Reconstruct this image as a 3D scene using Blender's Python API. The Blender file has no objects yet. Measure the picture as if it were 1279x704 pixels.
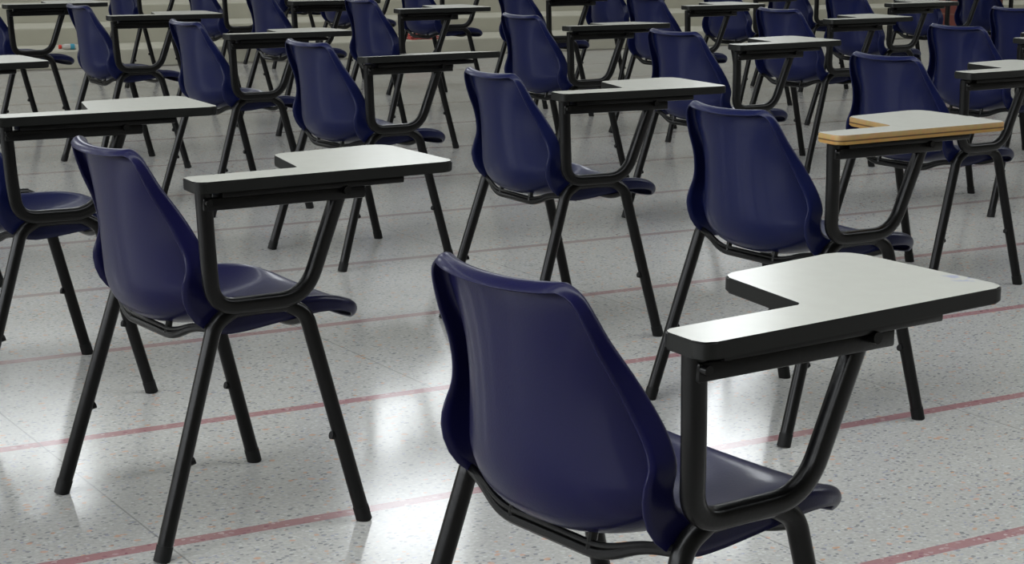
import bpy, bmesh, math, random
from mathutils import Vector, Matrix
import numpy as np

C = bpy.context.scene.collection
PI = math.pi

# ------------------------------------------------------------------ materials
def node_mat(name):
    m = bpy.data.materials.new(name); m.use_nodes = True
    nt = m.node_tree
    return m, nt, nt.nodes['Principled BSDF']

def simple(name, col, rough, spec=.5, bump=0, bscale=200, var=0, vscale=8, coat=0):
    m, nt, b = node_mat(name)
    b.inputs['Roughness'].default_value = rough
    b.inputs['Specular IOR Level'].default_value = spec
    b.inputs['Coat Weight'].default_value = coat; b.inputs['Coat Roughness'].default_value = .12; b.inputs['Coat IOR'].default_value = 1.4
    tc = nt.nodes.new('ShaderNodeTexCoord')
    nz = nt.nodes.new('ShaderNodeTexNoise'); nz.inputs['Scale'].default_value = vscale
    nz.inputs['Detail'].default_value = 4
    nt.links.new(tc.outputs['Object'], nz.inputs['Vector'])
    mx = nt.nodes.new('ShaderNodeMix'); mx.data_type = 'RGBA'
    mx.inputs['A'].default_value = (*[c * (1 - var) for c in col], 1)
    mx.inputs['B'].default_value = (*[min(1, c * (1 + var)) for c in col], 1)
    nt.links.new(nz.outputs['Fac'], mx.inputs['Factor'])
    nt.links.new(mx.outputs['Result'], b.inputs['Base Color'])
    if bump:
        n2 = nt.nodes.new('ShaderNodeTexNoise'); n2.inputs['Scale'].default_value = bscale
        nt.links.new(tc.outputs['Object'], n2.inputs['Vector'])
        bp = nt.nodes.new('ShaderNodeBump'); bp.inputs['Strength'].default_value = bump
        bp.inputs['Distance'].default_value = .001
        nt.links.new(n2.outputs['Fac'], bp.inputs['Height'])
        nt.links.new(bp.outputs['Normal'], b.inputs['Normal'])
    return m

M = {}
M['plastic'] = simple('navy_plastic', (.0045, .0072, .043), .36, .14, .2, 260, .18, 6, .22)
M['plastic_violet'] = simple('violet_navy_plastic', (.0058, .0058, .039), .36, .14, .2, 260, .18, 6, .22)
M['metal'] = simple('black_enamel', (.0025, .0025, .0026), .28, .24, .2, 120, .3, 20)
M['rubber'] = simple('black_rubber', (.004, .004, .004), .6, .25, 0, 1, .2, 20)
M['band'] = simple('black_edge_band', (.005, .0055, .005), .42, .3, 0, 1, .2, 20)
M['laminate'] = simple('grey_white_laminate', (.50, .50, .45), .24, .5, .05, 300, .04, 30)
M['steel'] = simple('bright_steel', (.55, .55, .55), .3, .5); M['steel'].node_tree.nodes['Principled BSDF'].inputs['Metallic'].default_value = 1

def wood_edge():
    m, nt, b = node_mat('golden_plywood_edge')
    b.inputs['Roughness'].default_value = .5
    tc = nt.nodes.new('ShaderNodeTexCoord'); sp = nt.nodes.new('ShaderNodeSeparateXYZ')
    nt.links.new(tc.outputs['Object'], sp.inputs[0])
    # plies: one dark glue line near the upper third of the edge
    mr = nt.nodes.new('ShaderNodeMapRange'); mr.inputs[1].default_value = .737; mr.inputs[2].default_value = .763
    nt.links.new(sp.outputs['Z'], mr.inputs[0])
    cr = nt.nodes.new('ShaderNodeValToRGB'); cr.color_ramp.interpolation = 'LINEAR'
    e = cr.color_ramp.elements
    e[0].position = 0; e[0].color = (.42, .235, .06, 1)
    e[1].position = 1; e[1].color = (.50, .33, .14, 1)
    for p, c in ((.50, (.47, .27, .07, 1)), (.55, (.10, .045, .012, 1)), (.63, (.10, .045, .012, 1)), (.68, (.46, .28, .09, 1))):
        q = e.new(p); q.color = c
    nz = nt.nodes.new('ShaderNodeTexNoise'); nz.inputs['Scale'].default_value = 60
    nt.links.new(tc.outputs['Object'], nz.inputs['Vector'])
    mx = nt.nodes.new('ShaderNodeMix'); mx.data_type = 'RGBA'; mx.blend_type = 'MULTIPLY'; mx.inputs['Factor'].default_value = .35
    nt.links.new(mr.outputs[0], cr.inputs[0]); nt.links.new(cr.outputs[0], mx.inputs['A']); nt.links.new(nz.outputs['Color'], mx.inputs['B'])
    nt.links.new(mx.outputs['Result'], b.inputs['Base Color'])
    return m
M['wood'] = wood_edge()

def stained_laminate():
    m = M['laminate'].copy(); m.name = 'grey_white_laminate_with_ink_smudge'
    nt = m.node_tree; b = nt.nodes['Principled BSDF']
    src = b.inputs['Base Color'].links[0].from_socket
    tc = nt.nodes.new('ShaderNodeTexCoord')
    dist = nt.nodes.new('ShaderNodeVectorMath'); dist.operation = 'DISTANCE'
    dist.inputs[1].default_value = (.262, .392, .763)
    nt.links.new(tc.outputs['Object'], dist.inputs[0])
    mr = nt.nodes.new('ShaderNodeMapRange'); mr.inputs[1].default_value = .008; mr.inputs[2].default_value = .034
    mr.inputs[3].default_value = 1; mr.inputs[4].default_value = 0
    nt.links.new(dist.outputs['Value'], mr.inputs[0])
    nz = nt.nodes.new('ShaderNodeTexNoise'); nz.inputs['Scale'].default_value = 70; nz.inputs['Detail'].default_value = 5
    nt.links.new(tc.outputs['Object'], nz.inputs['Vector'])
    r2 = nt.nodes.new('ShaderNodeMapRange'); r2.inputs[1].default_value = .47; r2.inputs[2].default_value = .62
    nt.links.new(nz.outputs['Fac'], r2.inputs[0])
    mu = nt.nodes.new('ShaderNodeMath'); mu.operation = 'MULTIPLY'
    nt.links.new(mr.outputs[0], mu.inputs[0]); nt.links.new(r2.outputs[0], mu.inputs[1])
    mx = nt.nodes.new('ShaderNodeMix'); mx.data_type = 'RGBA'; mx.inputs['B'].default_value = (.28, .30, .48, 1)
    nt.links.new(mu.outputs[0], mx.inputs['Factor']); nt.links.new(src, mx.inputs['A'])
    nt.links.new(mx.outputs['Result'], b.inputs['Base Color'])
    return m
M['laminate_stained'] = stained_laminate()

# hall axes: the red inlay lines and the rows of chairs run along S, the columns along N
ANG = math.radians(31.5)
SX = Vector((math.cos(ANG), math.sin(ANG), 0)); NX = Vector((-math.sin(ANG), math.cos(ANG), 0))

def terrazzo():
    m, nt, b = node_mat('terrazzo')
    L = nt.links.new
    def math_(op, a=None, bb=None, v=None):
        n = nt.nodes.new('ShaderNodeMath'); n.operation = op
        for i, x in enumerate((a, bb)):
            if x is None: continue
            if isinstance(x, (int, float)): n.inputs[i].default_value = x
            else: L(x, n.inputs[i])
        return n.outputs[0]
    def mix(f, a, c):
        n = nt.nodes.new('ShaderNodeMix'); n.data_type = 'RGBA'
        for key, x in (('Factor', f), ('A', a), ('B', c)):
            if isinstance(x, tuple): n.inputs[key].default_value = x
            elif isinstance(x, (int, float)): n.inputs[key].default_value = x
            else: L(x, n.inputs[key])
        return n.outputs['Result']
    tc = nt.nodes.new('ShaderNodeTexCoord'); P = tc.outputs['Object']
    sp = nt.nodes.new('ShaderNodeSeparateXYZ'); L(P, sp.inputs[0])   # floor object is turned so X = S, Y = N
    s, n = sp.outputs['X'], sp.outputs['Y']
    def chips(scale, lo, hi, seed):
        mp = nt.nodes.new('ShaderNodeMapping'); mp.inputs['Location'].default_value = (seed, seed * .7, 0)
        mp.inputs['Rotation'].default_value = (0, 0, seed)
        mp.inputs['Scale'].default_value = (1, 1.25, 1)
        L(P, mp.inputs[0])
        nz = nt.nodes.new('ShaderNodeTexNoise'); nz.inputs['Scale'].default_value = scale * .8; nz.inputs['Detail'].default_value = 2
        L(mp.outputs[0], nz.inputs['Vector'])
        ad = nt.nodes.new('ShaderNodeVectorMath'); ad.operation = 'MULTIPLY_ADD'
        L(nz.outputs['Color'], ad.inputs[0]); ad.inputs[1].default_value = (.9 / scale,) * 3; L(mp.outputs[0], ad.inputs[2])
        v = nt.nodes.new('ShaderNodeTexVoronoi'); v.voronoi_dimensions = '2D'; v.inputs['Scale'].default_value = scale
        L(ad.outputs[0], v.inputs['Vector'])
        sc = nt.nodes.new('ShaderNodeSeparateColor'); L(v.outputs['Color'], sc.inputs[0])
        size = math_('MULTIPLY_ADD', sc.outputs['Green'], .30); size.node.inputs[2].default_value = .12
        inside = math_('LESS_THAN', v.outputs['Distance'], size)
        sel = math_('MULTIPLY', math_('GREATER_THAN', sc.outputs['Red'], lo), math_('LESS_THAN', sc.outputs['Red'], hi))
        return math_('MULTIPLY', inside, sel), sc.outputs['Blue']
    n1 = nt.nodes.new('ShaderNodeTexNoise'); n1.inputs['Scale'].default_value = 1.7; n1.inputs['Detail'].default_value = 5; L(P, n1.inputs['Vector'])
    n2 = nt.nodes.new('ShaderNodeTexNoise'); n2.inputs['Scale'].default_value = 95; n2.inputs['Detail'].default_value = 4; L(P, n2.inputs['Vector'])
    base = mix(n1.outputs['Fac'], (.385, .38, .355, 1), (.475, .47, .44, 1))
    f2 = nt.nodes.new('ShaderNodeMapRange'); f2.inputs[1].default_value = .35; f2.inputs[2].default_value = .65; L(n2.outputs['Fac'], f2.inputs[0])
    base = mix(math_('MULTIPLY', f2.outputs[0], .45), base, (.245, .245, .235, 1))
    a, t = chips(78, .0, .40, 1.3); base = mix(math_('MULTIPLY', a, .6), base, mix(t, (.56, .56, .54, 1), (.36, .37, .38, 1)))
    a, t = chips(70, .0, .24, 4.1); base = mix(math_('MULTIPLY', a, .72), base, mix(t, (.10, .105, .12, 1), (.22, .225, .25, 1)))
    a, t = chips(50, .0, .085, 7.7); base = mix(math_('MULTIPLY', a, .62), base, mix(t, (.50, .24, .10, 1), (.55, .30, .22, 1)))
    a, t = chips(80, .0, .08, 9.2); base = mix(math_('MULTIPLY', a, .55), base, (.20, .22, .33, 1))
    # red inlay lines
    KP = KPOLY
    k = math_('ADD', math_('MULTIPLY', math_('MULTIPLY', n, n), KP[0]), math_('MULTIPLY_ADD', n, KP[1]))
    k.node.inputs[1].links[0].from_node.inputs[2].default_value = KP[2]
    fr = math_('FRACT', math_('ADD', k, 20.5))
    d = math_('ABSOLUTE', math_('SUBTRACT', fr, .5))
    line = math_('LESS_THAN', d, .024)
    a, t = chips(60, .0, .55, 2.9)
    red = mix(n2.outputs['Fac'], (.27, .125, .13, 1), (.33, .18, .185, 1))
    red = mix(a, red, mix(t, (.20, .05, .075, 1), (.44, .33, .32, 1)))
    wr = nt.nodes.new('ShaderNodeMapRange'); wr.inputs[1].default_value = 4.4; wr.inputs[2].default_value = 6.2; L(n, wr.inputs[0])
    red = mix(wr.outputs[0], red, mix(n2.outputs['Fac'], (.24, .205, .195, 1), (.30, .25, .24, 1)))      # the farther lines turn grey
    base = mix(math_('MULTIPLY', line, .93), base, red)
    # thin joints across
    fs = math_('FRACT', math_('ADD', math_('DIVIDE', math_('SUBTRACT', s, 1.30), 1.09), 20.5))
    j = math_('LESS_THAN', math_('ABSOLUTE', math_('SUBTRACT', fs, .5)), .0020)
    base = mix(math_('MULTIPLY', j, .5), base, (.12, .12, .12, 1))
    L(base, b.inputs['Base Color'])
    rg = nt.nodes.new('ShaderNodeMapRange'); rg.inputs[3].default_value = .11; rg.inputs[4].default_value = .19
    L(n1.outputs['Fac'], rg.inputs[0]); L(rg.outputs[0], b.inputs['Roughness'])
    b.inputs['Specular IOR Level'].default_value = .42
    bp = nt.nodes.new('ShaderNodeBump'); bp.inputs['Strength'].default_value = .12; bp.inputs['Distance'].default_value = .0006
    L(n2.outputs['Fac'], bp.inputs['Height']); L(bp.outputs['Normal'], b.inputs['Normal'])
    return m
_n = np.array([2.645, 3.463, 4.292, 5.16, 6.045]); KPOLY = [float(q) for q in np.polyfit(_n, np.arange(5), 2)]
M['terrazzo'] = terrazzo()
M['concrete'] = simple('olive_grey_concrete', (.40, .385, .31), .75, .3, .3, 60, .12, 3)
M['wall'] = simple('grey_wall_paint', (.34, .33, .29), .8, .3, .1, 40, .06, 2)
M['roof'] = simple('dull_roof_sheet', (.30, .30, .29), .8, .3, 0, 1, .1, 1)

def brick():
    m, nt, b = node_mat('dark_red_brick')
    tc = nt.nodes.new('ShaderNodeTexCoord')
    mp = nt.nodes.new('ShaderNodeMapping'); mp.inputs['Rotation'].default_value = (PI / 2, 0, 0)
    bt = nt.nodes.new('ShaderNodeTexBrick')
    bt.inputs['Color1'].default_value = (.09, .016, .010, 1); bt.inputs['Color2'].default_value = (.115, .024, .015, 1)
    bt.inputs['Mortar'].default_value = (.13, .06, .04, 1); bt.inputs['Scale'].default_value = 1
    bt.inputs['Brick Width'].default_value = .26; bt.inputs['Row Height'].default_value = .13; bt.inputs['Mortar Size'].default_value = .008
    nt.links.new(tc.outputs['Object'], mp.inputs[0]); nt.links.new(mp.outputs[0], bt.inputs['Vector'])
    nt.links.new(bt.outputs['Color'], b.inputs['Base Color']); b.inputs['Roughness'].default_value = .8
    return m
M['brick'] = brick()
M['red_cloth'] = simple('faded_red_cloth', (.42, .085, .075), .9, .2, .6, 60, .55, 45)
M['red_cap'] = simple('red_cap', (.50, .035, .02), .4)
M['teal'] = simple('teal_label', (.03, .23, .32), .5)
M['clear'] = simple('cloudy_bottle', (.42, .40, .36), .2)

# ------------------------------------------------------------------ mesh helpers
def link(name, me, mat, parent=None, mods=()):
    o = bpy.data.objects.new(name, me); C.objects.link(o)
    for mm in (mat if isinstance(mat, (list, tuple)) else [mat]): me.materials.append(mm)
    o.parent = parent
    return o

def from_bm(name, bm, mat, parent=None, smooth=True, sharp=35):
    me = bpy.data.meshes.new(name)
    bmesh.ops.recalc_face_normals(bm, faces=bm.faces)
    if smooth:
        for f in bm.faces: f.smooth = True
        a = math.radians(sharp)
        for e in bm.edges:
            if len(e.link_faces) == 2 and e.calc_face_angle(0) > a: e.smooth = False
    bm.to_mesh(me); bm.free()
    return link(name, me, mat, parent)

def fillet(pts, radii, seg=7):
    """polyline with rounded corners"""
    pts = [Vector(p) for p in pts]; out = [pts[0]]
    for i in range(1, len(pts) - 1):
        a, p, c = pts[i - 1], pts[i], pts[i + 1]
        r = radii[i - 1] if isinstance(radii, (list, tuple)) else radii
        u, v = (a - p), (c - p)
        t = min(r, u.length * .49, v.length * .49)
        p0, p1 = p + u.normalized() * t, p + v.normalized() * t
        for k in range(seg + 1):
            q = k / seg
            out.append(p0 * (1 - q) ** 2 + p * 2 * q * (1 - q) + p1 * q * q)
    out.append(pts[-1])
    return out

def tube(bm, pts, r, seg=12, square=0.0, ry=None, up=None):
    """sweep a round (or rounded-square) section along pts; returns nothing"""
    pts = [Vector(p) for p in pts]
    ry = ry or r
    nrm = None; rings = []
    for i, p in enumerate(pts):
        t = (pts[min(i + 1, len(pts) - 1)] - pts[max(i - 1, 0)]).normalized()
        if nrm is None:
            ref = Vector(up) if up else (Vector((1, 0, 0)) if abs(t.x) < .8 else Vector((0, 1, 0)))
            nrm = (ref - t * ref.dot(t)).normalized()
        else:
            nrm = (nrm - t * nrm.dot(t)).normalized()
        bn = t.cross(nrm)
        ring = []
        for k in range(seg):
            a = 2 * PI * (k + .5) / seg
            ca, sa = math.cos(a), math.sin(a)
            if square:
                e = 1 - square
                ca = math.copysign(abs(ca) ** e, ca); sa = math.copysign(abs(sa) ** e, sa)
            ring.append(bm.verts.new(p + nrm * ca * r + bn * sa * ry))
        rings.append(ring)
    for a, c in zip(rings, rings[1:]):
        for k in range(seg):
            bm.faces.new((a[k], a[(k + 1) % seg], c[(k + 1) % seg], c[k]))
    bm.faces.new(list(reversed(rings[0]))); bm.faces.new(rings[-1])

def box(bm, lo, hi, mat=None):
    r = bmesh.ops.create_cube(bm, size=1)
    for v in r['verts']:
        v.co = Vector([(lo[i] + hi[i]) / 2 + v.co[i] * (hi[i] - lo[i]) for i in range(3)])
        if mat: v.co = mat @ v.co
    return r['verts']

def bevel_all(bm, w, seg=2):
    bmesh.ops.bevel(bm, geom=bm.edges[:], offset=w, segments=seg, affect='EDGES', profile=.5)

def round_poly(pts, radii, seg=6):
    out = []; n = len(pts)
    for i in range(n):
        a, p, c = Vector(pts[i - 1]), Vector(pts[i]), Vector(pts[(i + 1) % n])
        u, v = a - p, c - p
        t = min(radii[i], u.length * .45, v.length * .45)
        p0, p1 = p + u.normalized() * t, p + v.normalized() * t
        for k in range(seg + 1):
            q = k / seg
            out.append(p0 * (1 - q) ** 2 + p * 2 * q * (1 - q) + p1 * q * q)
    return out

def prism(bm, poly, z0, z1):
    lo = [bm.verts.new((p.x, p.y, z0)) for p in poly]; hi = [bm.verts.new((p.x, p.y, z1)) for p in poly]
    n = len(poly)
    bm.faces.new(list(reversed(lo))); bm.faces.new(hi)
    for i in range(n): bm.faces.new((lo[i], lo[(i + 1) % n], hi[(i + 1) % n], hi[i]))
    return lo, hi

# ------------------------------------------------------------------ the chair
# local axes: +y the way the sitter faces, +x the sitter's right, z up, origin on the floor
STN = [  # centre y, z | edge y, z, half width | flange depth
    (-.237, .791, -.215, .797, .128, .024),
    (-.237, .782, -.211, .788, .145, .024),
    (-.236, .764, -.203, .769, .156, .025),
    (-.232, .729, -.183, .731, .166, .029),
    (-.227, .684, -.153, .686, .177, .035),
    (-.222, .637, -.129, .642, .191, .041),
    (-.217, .590, -.114, .603, .205, .046),
    (-.212, .545, -.108, .566, .215, .053),
    (-.205, .505, -.114, .535, .215, .057),
    (-.191, .470, -.102, .507, .212, .058),
    (-.166, .447, -.070, .492, .212, .058),
    (-.125, .434, -.030, .489, .214, .053),
    (-.070, .430, .015, .488, .215, .046),
    (.000, .433, .060, .488, .215, .040),
    (.070, .440, .105, .488, .213, .035),
    (.140, .448, .150, .486, .209, .031),
    (.200, .453, .195, .478, .200, .027),
    (.240, .452, .228, .466, .186, .024),
    (.262, .446, .248, .456, .165, .022),
]

def catmull(vals, t):
    n = len(vals) - 1; x = t * n; i = min(int(x), n - 1); f = x - i
    p = [vals[max(0, min(n, i + k))] for k in (-1, 0, 1, 2)]
    return .5 * (2 * p[1] + (p[2] - p[0]) * f + (2 * p[0] - 5 * p[1] + 4 * p[2] - p[3]) * f * f + (3 * p[1] - p[0] - 3 * p[2] + p[3]) * f ** 3)

def shell_mesh():
    A = np.array(STN); NV, NU = 54, 26
    bm = bmesh.new()
    G = [[None] * (NU + 1) for _ in range(NV + 1)]; pos = np.zeros((NV + 1, NU + 1, 3)); dep = np.zeros(NV + 1)
    for i in range(NV + 1):
        yc, zc, ye, ze, w, fd = catmull(A, i / NV); dep[i] = fd
        for j in range(NU + 1):
            u = -1 + 2 * j / NU
            a = abs(u) ** (2.0 + .3 * min(1, i / 12))
            pos[i, j] = (w * math.sin(u * .7) / math.sin(.7), yc + (ye - yc) * a, zc + (ze - zc) * a)
    du = np.gradient(pos, axis=1); dv = np.gradient(pos, axis=0)
    nrm = np.cross(du, dv); nrm /= np.linalg.norm(nrm, axis=2, keepdims=True)     # towards the sitter or away
    mid = nrm[NV // 4, NU // 2]
    if mid[1] < 0: nrm = -nrm                                                     # sitter side is +y on the back
    for i in range(NV + 1):
        for j in range(NU + 1): G[i][j] = bm.verts.new(pos[i, j])
    for i in range(NV):
        for j in range(NU): bm.faces.new((G[i][j], G[i][j + 1], G[i + 1][j + 1], G[i + 1][j]))
    loop = [(0, j) for j in range(NU + 1)] + [(i, NU) for i in range(1, NV + 1)] + [(NV, j) for j in range(NU - 1, -1, -1)] + [(i, 0) for i in range(NV - 1, 0, -1)]
    eg = np.array([catmull(A, i / NV)[2:4] for i in range(NV + 1)]); te = np.gradient(eg, axis=0)   # edge curve in the y-z plane
    ne = np.stack([np.zeros(NV + 1), -te[:, 1], te[:, 0]], 1); ne /= np.linalg.norm(ne, axis=1, keepdims=True)
    m = len(loop); P = np.array([pos[q] for q in loop]); Nn = np.array([ne[q[0]] for q in loop])
    D = np.array([dep[q[0]] for q in loop])
    ctr = np.array([pos[max(2, min(NV - 2, q[0])), NU // 2] for q in loop])
    for _ in range(3):
        Nn = (Nn + np.roll(Nn, 1, 0) + np.roll(Nn, -1, 0)); Nn /= np.linalg.norm(Nn, axis=1, keepdims=True)
    T = np.roll(P, -1, 0) - np.roll(P, 1, 0); T /= np.linalg.norm(T, axis=1, keepdims=True)
    O = np.cross(T, Nn); O *= np.sign((O * (P - ctr)).sum(1))[:, None]
    for _ in range(3):
        O = (O + np.roll(O, 1, 0) + np.roll(O, -1, 0)); O /= np.linalg.norm(O, axis=1, keepdims=True)
    # rolled lip: the top and front edges curl over, the sides end as a flat flange
    curl = np.array([1.0 if i in (0, NV) else (max(0, 1 - min(i, NV - i) / 5)) for i, j in loop])
    for _ in range(4): curl = (np.roll(curl, 1) + 2 * curl + np.roll(curl, -1)) / 4
    R_ = .011 + .006 * curl; TH = np.radians(90 + 38 * curl)
    rings = [[G[i][j] for i, j in loop]]
    def lip(k, q, ext=0.):
        a = TH[k] * q
        p = P[k] + O[k] * R_[k] * math.sin(a) - Nn[k] * R_[k] * (1 - math.cos(a))
        return p + (O[k] * math.cos(a) - Nn[k] * math.sin(a)) * ext
    for q in (.16, .33, .5, .66, .83, 1): rings.append([bm.verts.new(lip(k, q)) for k in range(m)])
    for q in (.33, .66, 1.0): rings.append([bm.verts.new(lip(k, 1, max(.004, D[k] - R_[k] * (1 + .5 * curl[k])) * q)) for k in range(m)])
    for a, c in zip(rings, rings[1:]):
        for k in range(m): bm.faces.new((a[k], a[(k + 1) % m], c[(k + 1) % m], c[k]))
    return bm

TAB = [(.359, -.196), (.271, -.185), (.260, .073), (.048, .125), (.010, .420), (.337, .400)]
TR_ = [.024, .013, .007, .024, .048, .026]
TZ = .766

def make_chair(plastic, top, edge):
    root = bpy.data.objects.new('tablet_arm_chair', None); C.objects.link(root); root.empty_display_size = .2
    sh = from_bm('seat_shell', shell_mesh(), M[plastic], root, sharp=80)
    sm = sh.modifiers.new('thick', 'SOLIDIFY'); sm.thickness = .004; sm.offset = 0
    # legs, feet, bumpers
    for sx in (-1, 1):
        for foot, knee, bend in (((.266 * sx, -.247, 0), (.238 * sx, -.107, .462), (.237 * sx, -.065, .484)),
                                 ((.256 * sx, .223, 0), (.238 * sx, .098, .462), (.237 * sx, .055, .484))):
            f, k, b = Vector(foot), Vector(knee), Vector(bend)
            d = (k - f).normalized()
            bm = bmesh.new(); tube(bm, fillet([f + d * .012, k, b], .05), .0160, 14)
            lg = from_bm('leg', bm, M['metal'], root)
            bm = bmesh.new(); tube(bm, [Vector((f.x, f.y, .0)) , f + d * .008, f + d * .03, f + d * .033], .0170, 14)
            from_bm('rubber_foot', bm, M['rubber'], lg)
            q = f + d * .198; yy = 1 if foot[1] < 0 else -1
            bm = bmesh.new(); tube(bm, [q, q + Vector((0, yy * .012, .002)), q + Vector((0, yy * .020, .004)), q + Vector((0, yy * .0235, .005))], .0085, 10)
            from_bm('bumper', bm, M['rubber'], lg)
        bm = bmesh.new(); tube(bm, [(.237 * sx, -.070, .4842), (.237 * sx, 0, .486), (.237 * sx, .060, .4842)], .0160, 14)
        from_bm('side_rail', bm, M['metal'], root)
    # rear cross bar: dropped in the middle, two short posts up to the shell
    bm = bmesh.new()
    for dz, rr in ((0, .0080), (.0125, .005)):
        tube(bm, fillet([(-.240, -.112, .452 + dz * .4), (-.185, -.128, .448 + dz * .4), (-.115, -.142, .417 + dz), (.115, -.142, .417 + dz), (.185, -.128, .448 + dz * .4), (.240, -.112, .452 + dz * .4)], .035), rr, 10)
    for sx in (-1, 1): tube(bm, [(.088 * sx, -.142, .417), (.088 * sx, -.135, .453)], .0075, 10)
    from_bm('rear_cross_bar', bm, M['metal'], root)
    bm = bmesh.new()
    tube(bm, fillet([(-.240, .098, .452), (-.17, .098, .428), (.17, .098, .428), (.240, .098, .452)], .05), .0085, 10)
    for sx in (-1, 1): tube(bm, [(.09 * sx, .098, .428), (.09 * sx, .095, .438)], .0075, 10)
    from_bm('front_cross_bar', bm, M['metal'], root)
    # tablet arm: U of flattened tube from the tablet down beside the seat and up again
    bm = bmesh.new()
    tube(bm, fillet([(.297, -.153, .738), (.288, -.141, .600), (.267, -.122, .501), (.267, .082, .501), (.294, .154, .735)], [.06, .066, .060], 9), .0142, 16, .30, .0158, up=(1, 0, 0))
    from_bm('tablet_arm', bm, M['metal'], root)
    # steel channel and hinge under the tablet
    bm = bmesh.new(); box(bm, (.278, -.160, .702), (.314, .198, .728)); bevel_all(bm, .004)
    ch = from_bm('channel', bm, M['metal'], root)
    bm = bmesh.new(); box(bm, (.270, -.125, .727), (.322, .285, .741)); bevel_all(bm, .003)
    from_bm('hinge_plate', bm, M['metal'], ch)
    bm = bmesh.new(); tube(bm, [(.312, .150, .722), (.322, .150, .722), (.326, .150, .722)], .0085, 12)
    from_bm('hinge_bolt', bm, M['metal'], ch)
    bm = bmesh.new(); tube(bm, [(.312, -.152, .719), (.321, -.152, .719), (.324, -.152, .719)], .007, 12)
    from_bm('hinge_bolt', bm, M['metal'], ch)
    # writing tablet
    poly = round_poly([(x, y, 0) for x, y in TAB], TR_)
    bm = bmesh.new(); prism(bm, poly, TZ - .0225, TZ)
    rim = [e for e in bm.edges if abs(e.verts[0].co.z - e.verts[1].co.z) < 1e-6 and len(e.link_faces) == 2]
    bmesh.ops.bevel(bm, geom=rim, offset=.0025, segments=2, affect='EDGES')
    me_top = from_bm('tablet', bm, [M[edge], M[top]], root, sharp=40)
    for p in me_top.data.polygons:
        if p.normal.z > .9 and p.center.z > TZ - .001: p.material_index = 1
    return root

def copy_tree(o, parent=None):
    c = o.copy(); C.objects.link(c); c.parent = parent
    for ch in list(o.children): copy_tree(ch, c)
    return c

proto = {'navy': make_chair('plastic', 'laminate', 'band')}
def variant(base, shell=None, tablet=None):
    r = copy_tree(base)
    for ch in r.children:
        if shell and ch.name.startswith('seat_shell'):
            ch.data = ch.data.copy(); ch.data.materials[0] = M[shell]
        if tablet and ch.name.startswith('tablet') and not ch.name.startswith('tablet_arm'):
            ch.data = ch.data.copy(); ch.data.materials[0] = M[tablet[0]]; ch.data.materials[1] = M[tablet[1]]
    return r
proto['violet'] = variant(proto['navy'], shell='plastic_violet')
proto['stained'] = variant(proto['violet'], tablet=('band', 'laminate_stained'))
proto['wood'] = variant(proto['navy'], tablet=('wood', 'laminate'))
used = set()

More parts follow.
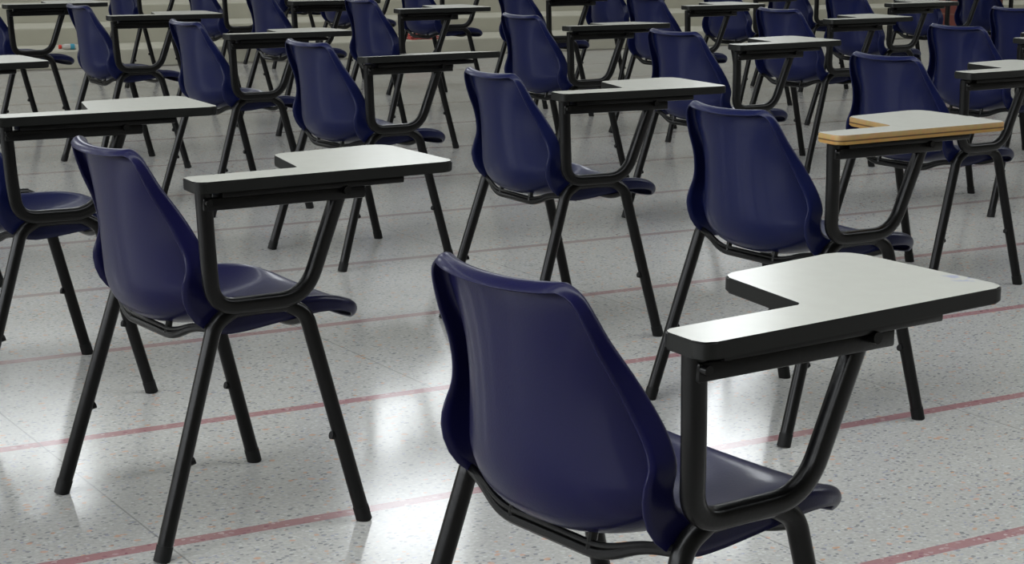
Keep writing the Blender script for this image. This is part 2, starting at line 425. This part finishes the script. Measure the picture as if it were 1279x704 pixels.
CHAIRS = [  # x, y, turn, kind, label
    (.170, 2.582, -52.9, 'stained', 'nearest dark blue chair, ink smudge on the front corner of its grey tablet'),
    (.723, 4.740, -56.3, 'wood', 'blue chair whose writing tablet has a golden wood edge'),
    (-.639, 3.883, -55.3, 'violet', 'violet-blue chair wholly in view at left, one row behind the ink-smudged chair'),
    (-1.287, 4.948, -58.2, 'navy', 'blue chair cut by the left edge, its seat tip behind the large violet-blue chair'),
    (-2.080, 6.320, -52.6, 'navy', 'chair at the left edge showing only its pale tablet corner and some legs'),
    (.130, 5.698, -60.1, 'navy', 'blue chair in mid picture with its tablet beside the wood-edged chair\'s back'),
    (-.563, 6.937, -54.6, 'navy', 'blue chair with an edge-on tablet, seen above the violet-blue chair\'s tablet'),
    (-1.207, 8.111, -56.7, 'navy', 'blue chair next beyond the edge-on tablet chair, one place to its left'),
    (-1.949, 9.376, -59.0, 'navy', 'blue chair with a pale rim standing just before the steps at upper left'),
    (-2.740, 10.340, -53.7, 'navy', 'chair cut by the upper left corner, long tablet along the top edge of the photo'),
    (1.454, 6.540, -55.0, 'navy', 'blue chair whose back rises right behind the wood-edged tablet'),
    (.834, 7.766, -54.0, 'navy', 'blue chair behind the tablet of the mid-picture chair, left of the wood-edged chair\'s tablet'),
    (.220, 8.870, -56.9, 'navy', 'blue chair right behind the mid-picture chair with a scuffed upper back'),
    (-.640, 10.250, -55.8, 'navy', 'blue chair behind the edge-on tablet, its top cut by the frame'),
    (-1.290, 11.000, -56.0, 'navy', 'chair by the steps seen over the second tablet from upper left, top cut off'),
    (-1.930, 12.600, -56.0, 'navy', 'dim chair near the steps right behind the tablet of the pale-rimmed chair'),
    (-2.740, 13.850, -56.0, 'navy', 'small chair near the steps behind the left end of the pale-rimmed chair\'s tablet'),
    (2.110, 8.310, -54.8, 'navy', 'blue chair at right behind the tablet that runs out of the right edge'),
    (1.520, 9.640, -55.2, 'navy', 'blue chair with its back centred over an all grey tablet right of centre'),
    (.930, 10.880, -55.8, 'navy', 'blue chair beyond the scuffed chair\'s tablet, its lower back in blue light'),
    (.170, 11.950, -56.0, 'navy', 'chair whose lower back shows over the scuffed chair\'s top edge'),
    (-.530, 13.050, -56.0, 'navy', 'chair behind the top-cut chair\'s tablet, in front of the red cloth'),
    (-1.190, 14.050, -56.0, 'navy', 'far small chair close to the steps, left of the top-cut chair\'s back'),
    (-1.900, 15.600, -56.0, 'navy', 'farthest chair close to the steps, only its seat tip and legs showing'),
    (2.800, 9.970, -56.0, 'navy', 'blue chair cut by the right edge near the upper right corner'),
    (2.160, 11.380, -55.0, 'navy', 'chair behind the right-hand grey tablet, tablet near the top edge'),
    (1.550, 12.760, -56.0, 'navy', 'dim chair seen under the tablet of the blue-lit chair at top'),
    (.785, 13.600, -56.0, 'navy', 'far chair left of the blue-lit chair, only its lower back showing'),
    (2.150, 14.000, -56.0, 'navy', 'far dim chair behind the top edge of the chair over the all grey tablet'),
    (2.965, 13.400, -56.0, 'navy', 'dim chair left of the brick pier, seen beyond the top right tablet'),
    (3.560, 14.000, -56.0, 'navy', 'dim chair just right of the dark red brick pier'),
]
TILT = {(-.563, 6.937): 4.0, (.220, 8.870): 1.8, (-1.207, 8.111): .8}
for x, y, a, kind, label in CHAIRS:
    if kind in used: o = copy_tree(proto[kind])
    else: o = proto[kind]; used.add(kind)
    o.location = (x, y, 0); o.rotation_euler = (0, 0, math.radians(a))
    tilt = TILT.get((x, y), 0)
    if tilt:            # a tablet hanging a little askew on its hinge
        for chd in o.children:
            if chd.name.split('.')[0] == 'tablet':
                chd.matrix_local = Matrix.Translation((.296, 0, .742)) @ Matrix.Rotation(math.radians(-tilt), 4, 'Y') @ Matrix.Translation((-.296, 0, -.742))
    o['label'] = label; o['category'] = 'chair'; o['group'] = 'tablet arm chairs set out in rows'

# ------------------------------------------------------------------ the hall
def struct(o): o['kind'] = 'structure'; return o
def hall(name, bm, mat, smooth=False):
    """geometry given in hall axes (s, n, z)"""
    o = from_bm(name, bm, mat, None, smooth); o.rotation_euler = (0, 0, ANG)
    return struct(o)
S0, S1, N0, N1, ZR = -16, 30, -10, 20.0, 8.2
bm = bmesh.new(); box(bm, (S0, N0, -.2), (S1, N1 + 1, 0)); hall('floor', bm, M['terrazzo'])
bm = bmesh.new()
z = 0; zs = [.145, .285, .43, .58, .73, .88, 1.03]
for i, zt in enumerate(zs):
    n0 = 14.70 + i * .72
    vs = box(bm, (S0 + .3, n0, 0), (S1 - .3, n0 + .72 if i < len(zs) - 1 else N1, zt))
bevel_all(bm, .012, 2)
hall('trim_1', bm, M['concrete'])
# back wall above the tiers with a row of window openings
WS, WW, WZ0, WZ1 = [.9 + 5 * k for k in range(-3, 4)], 1.6, 4.7, 7.2
bm = bmesh.new()
box(bm, (S0, N1, 0), (S1, N1 + .3, WZ0)); box(bm, (S0, N1, WZ1), (S1, N1 + .3, ZR))
edges_ = [S0] + [v for c in WS for v in (c - WW / 2, c + WW / 2)] + [S1]
for x0, x1 in zip(edges_[::2], edges_[1::2]):
    if x1 > x0: box(bm, (x0, N1, WZ0), (x1, N1 + .3, WZ1))
hall('wall_back', bm, M['wall'])
# roof of long sheets with gaps between them, added to bring in top light
ROOF_GAPS = [(.1, 2.6), (5.0, 5.5), (15.4, 16.3)]
bm = bmesh.new()
ed = [N0 - .3] + [v for q in ROOF_GAPS for v in q] + [N1 + .3]
for n0, n1 in zip(ed[::2], ed[1::2]): box(bm, (S0, n0, ZR), (S1, n1, ZR + .2))
hall('ceiling', bm, M['roof'])
bm = bmesh.new(); box(bm, (S0 - .3, N0, 0), (S0, N1, 3.4)); hall('wall_left', bm, M['wall'])
bm = bmesh.new(); box(bm, (S1, N0, 0), (S1 + .3, N1, ZR)); hall('wall_right', bm, M['wall'])
bm = bmesh.new(); box(bm, (S0, N0 - .3, 0), (S1, N0, ZR)); hall('wall_front', bm, M['wall'])

def world_of(s, n, z=0): return SX * s + NX * n + Vector((0, 0, z))
def at_hall(px, py, n=None, zz=None):
    """photo pixel -> hall point on the plane n or z"""
    f, h, p, r = CAM
    a, b = (px - 639.5) / f, -(py - 352) / f
    cr, sr = math.cos(r), math.sin(r); a, b = a * cr + b * sr, -a * sr + b * cr
    c, s = math.cos(p), math.sin(p); d = Vector((a, c + b * s, -s + b * c))
    t = (zz - h) / d.z if zz is not None else n / d.dot(NX)
    return d * t + Vector((0, 0, h))
CAM = (2330.237, 1.27175, .195779, -.0091718)

# brick pier standing at the foot of the steps
q = at_hall(1211, 30, n=14.45)
bm = bmesh.new(); box(bm, (-.28, -.19, 0), (.28, .19, 1.30)); bevel_all(bm, .01)
pier = from_bm('brick_pier', bm, M['brick'], None, False); pier.location = (q.x, q.y, 0); pier.rotation_euler = (0, 0, ANG)
pier['label'] = 'dark red brick pier at the foot of the steps, top right'; pier['category'] = 'pillar'
# folded red cloth on the first step
q = at_hall(527, 47, n=14.80)
bm = bmesh.new()
rnd = random.Random(4)
for k in range(3):
    g = bmesh.ops.create_grid(bm, x_segments=14, y_segments=10, size=.5)
    for v in g['verts']:
        x, y = v.co.x, v.co.y
        v.co = Vector((x * (.29 - .015 * k), y * (.16 - .01 * k), .006 + .017 * k + .005 * math.sin(9 * x + 2 * k) * math.cos(7 * y + k)))
cl = from_bm('folded_cloth', bm, M['red_cloth'], None, True)
sd = cl.modifiers.new('thick', 'SOLIDIFY'); sd.thickness = .011; sd.offset = 0
cl.location = (q.x, q.y, .1455); cl.rotation_euler = (0, 0, ANG)
cl['label'] = 'folded red patterned cloth lying on the lowest step'; cl['category'] = 'cloth'
# bottle lying on the first step
q = at_hall(84, 58, n=14.82)
bt = bpy.data.objects.new('drink_bottle', None); C.objects.link(bt); bt.location = (q.x, q.y, .145 + .024); bt.rotation_euler = (0, 0, ANG - .15)
bt['label'] = 'small bottle with red cap and teal label lying on the lowest step'; bt['category'] = 'bottle'
def lathe_x(prof, seg=18):
    bm = bmesh.new(); rings = []
    for x, r in prof: rings.append([bm.verts.new((x, r * math.cos(2 * PI * k / seg), r * math.sin(2 * PI * k / seg))) for k in range(seg)])
    for a, c in zip(rings, rings[1:]):
        for k in range(seg): bm.faces.new((a[k], a[(k + 1) % seg], c[(k + 1) % seg], c[k]))
    bm.faces.new(list(reversed(rings[0]))); bm.faces.new(rings[-1]); return bm
from_bm('body', lathe_x([(-.045, .013), (-.03, .020), (-.015, .0235), (.06, .0235), (.068, .022), (.070, .018)]), M['clear'], bt)
from_bm('cap', lathe_x([(-.070, .015), (-.068, .0175), (-.048, .0175), (-.046, .016)]), M['red_cap'], bt)
from_bm('label_band', lathe_x([(.022, .0236), (.023, .0241), (.056, .0241), (.057, .0236)]), M['teal'], bt)

# ------------------------------------------------------------------ light: overcast sky through the open sides and added roof gaps of the hall
w = bpy.data.worlds.new('sky'); bpy.context.scene.world = w; w.use_nodes = True
bg = w.node_tree.nodes['Background']
bg.inputs['Color'].default_value = (.93, .97, 1.0, 1); bg.inputs['Strength'].default_value = 14.0
def portal(name, s, n, zc, width, height, rot):
    l = bpy.data.lights.new(name, 'AREA'); l.shape = 'RECTANGLE'; l.size = width; l.size_y = height; l.cycles.is_portal = True
    o = bpy.data.objects.new(name, l); C.objects.link(o); o.location = world_of(s, n, zc)
    o.rotation_euler = (PI / 2, 0, ANG + rot)
    return o
sm = (S0 + S1) / 2; nm = (N0 + N1) / 2
for c in WS: portal('window_light', c, N1 + .2, (WZ0 + WZ1) / 2, WW, WZ1 - WZ0, PI)
portal('opening_left', S0 - .2, nm, (3.4 + ZR) / 2, N1 - N0, ZR - 3.4, -PI / 2)
for n0, n1 in ROOF_GAPS:
    o = portal('added_roof_gap', sm, (n0 + n1) / 2, ZR + .1, S1 - S0, n1 - n0, 0); o.rotation_euler = (0, 0, ANG)  # portal for each gap added in the unseen roof

# ------------------------------------------------------------------ camera
f, h, pitch, roll = CAM
cd = bpy.data.cameras.new('camera'); cam = bpy.data.objects.new('camera', cd); C.objects.link(cam)
cd.sensor_width = 36; cd.sensor_fit = 'HORIZONTAL'; cd.lens = f / 1279 * 36; cd.clip_start = .05; cd.clip_end = 300
cam.matrix_world = Matrix.Translation((0, 0, h)) @ Matrix.Rotation(PI / 2 - pitch, 4, 'X') @ Matrix.Rotation(-roll, 4, 'Z')
sc = bpy.context.scene; sc.camera = cam
sc.view_settings.view_transform = 'Standard'; sc.view_settings.look = 'None'; sc.view_settings.gamma = 1
sc.view_settings.use_curve_mapping = False; sc.view_settings.exposure = -1.25
sc.cycles.use_denoising = True
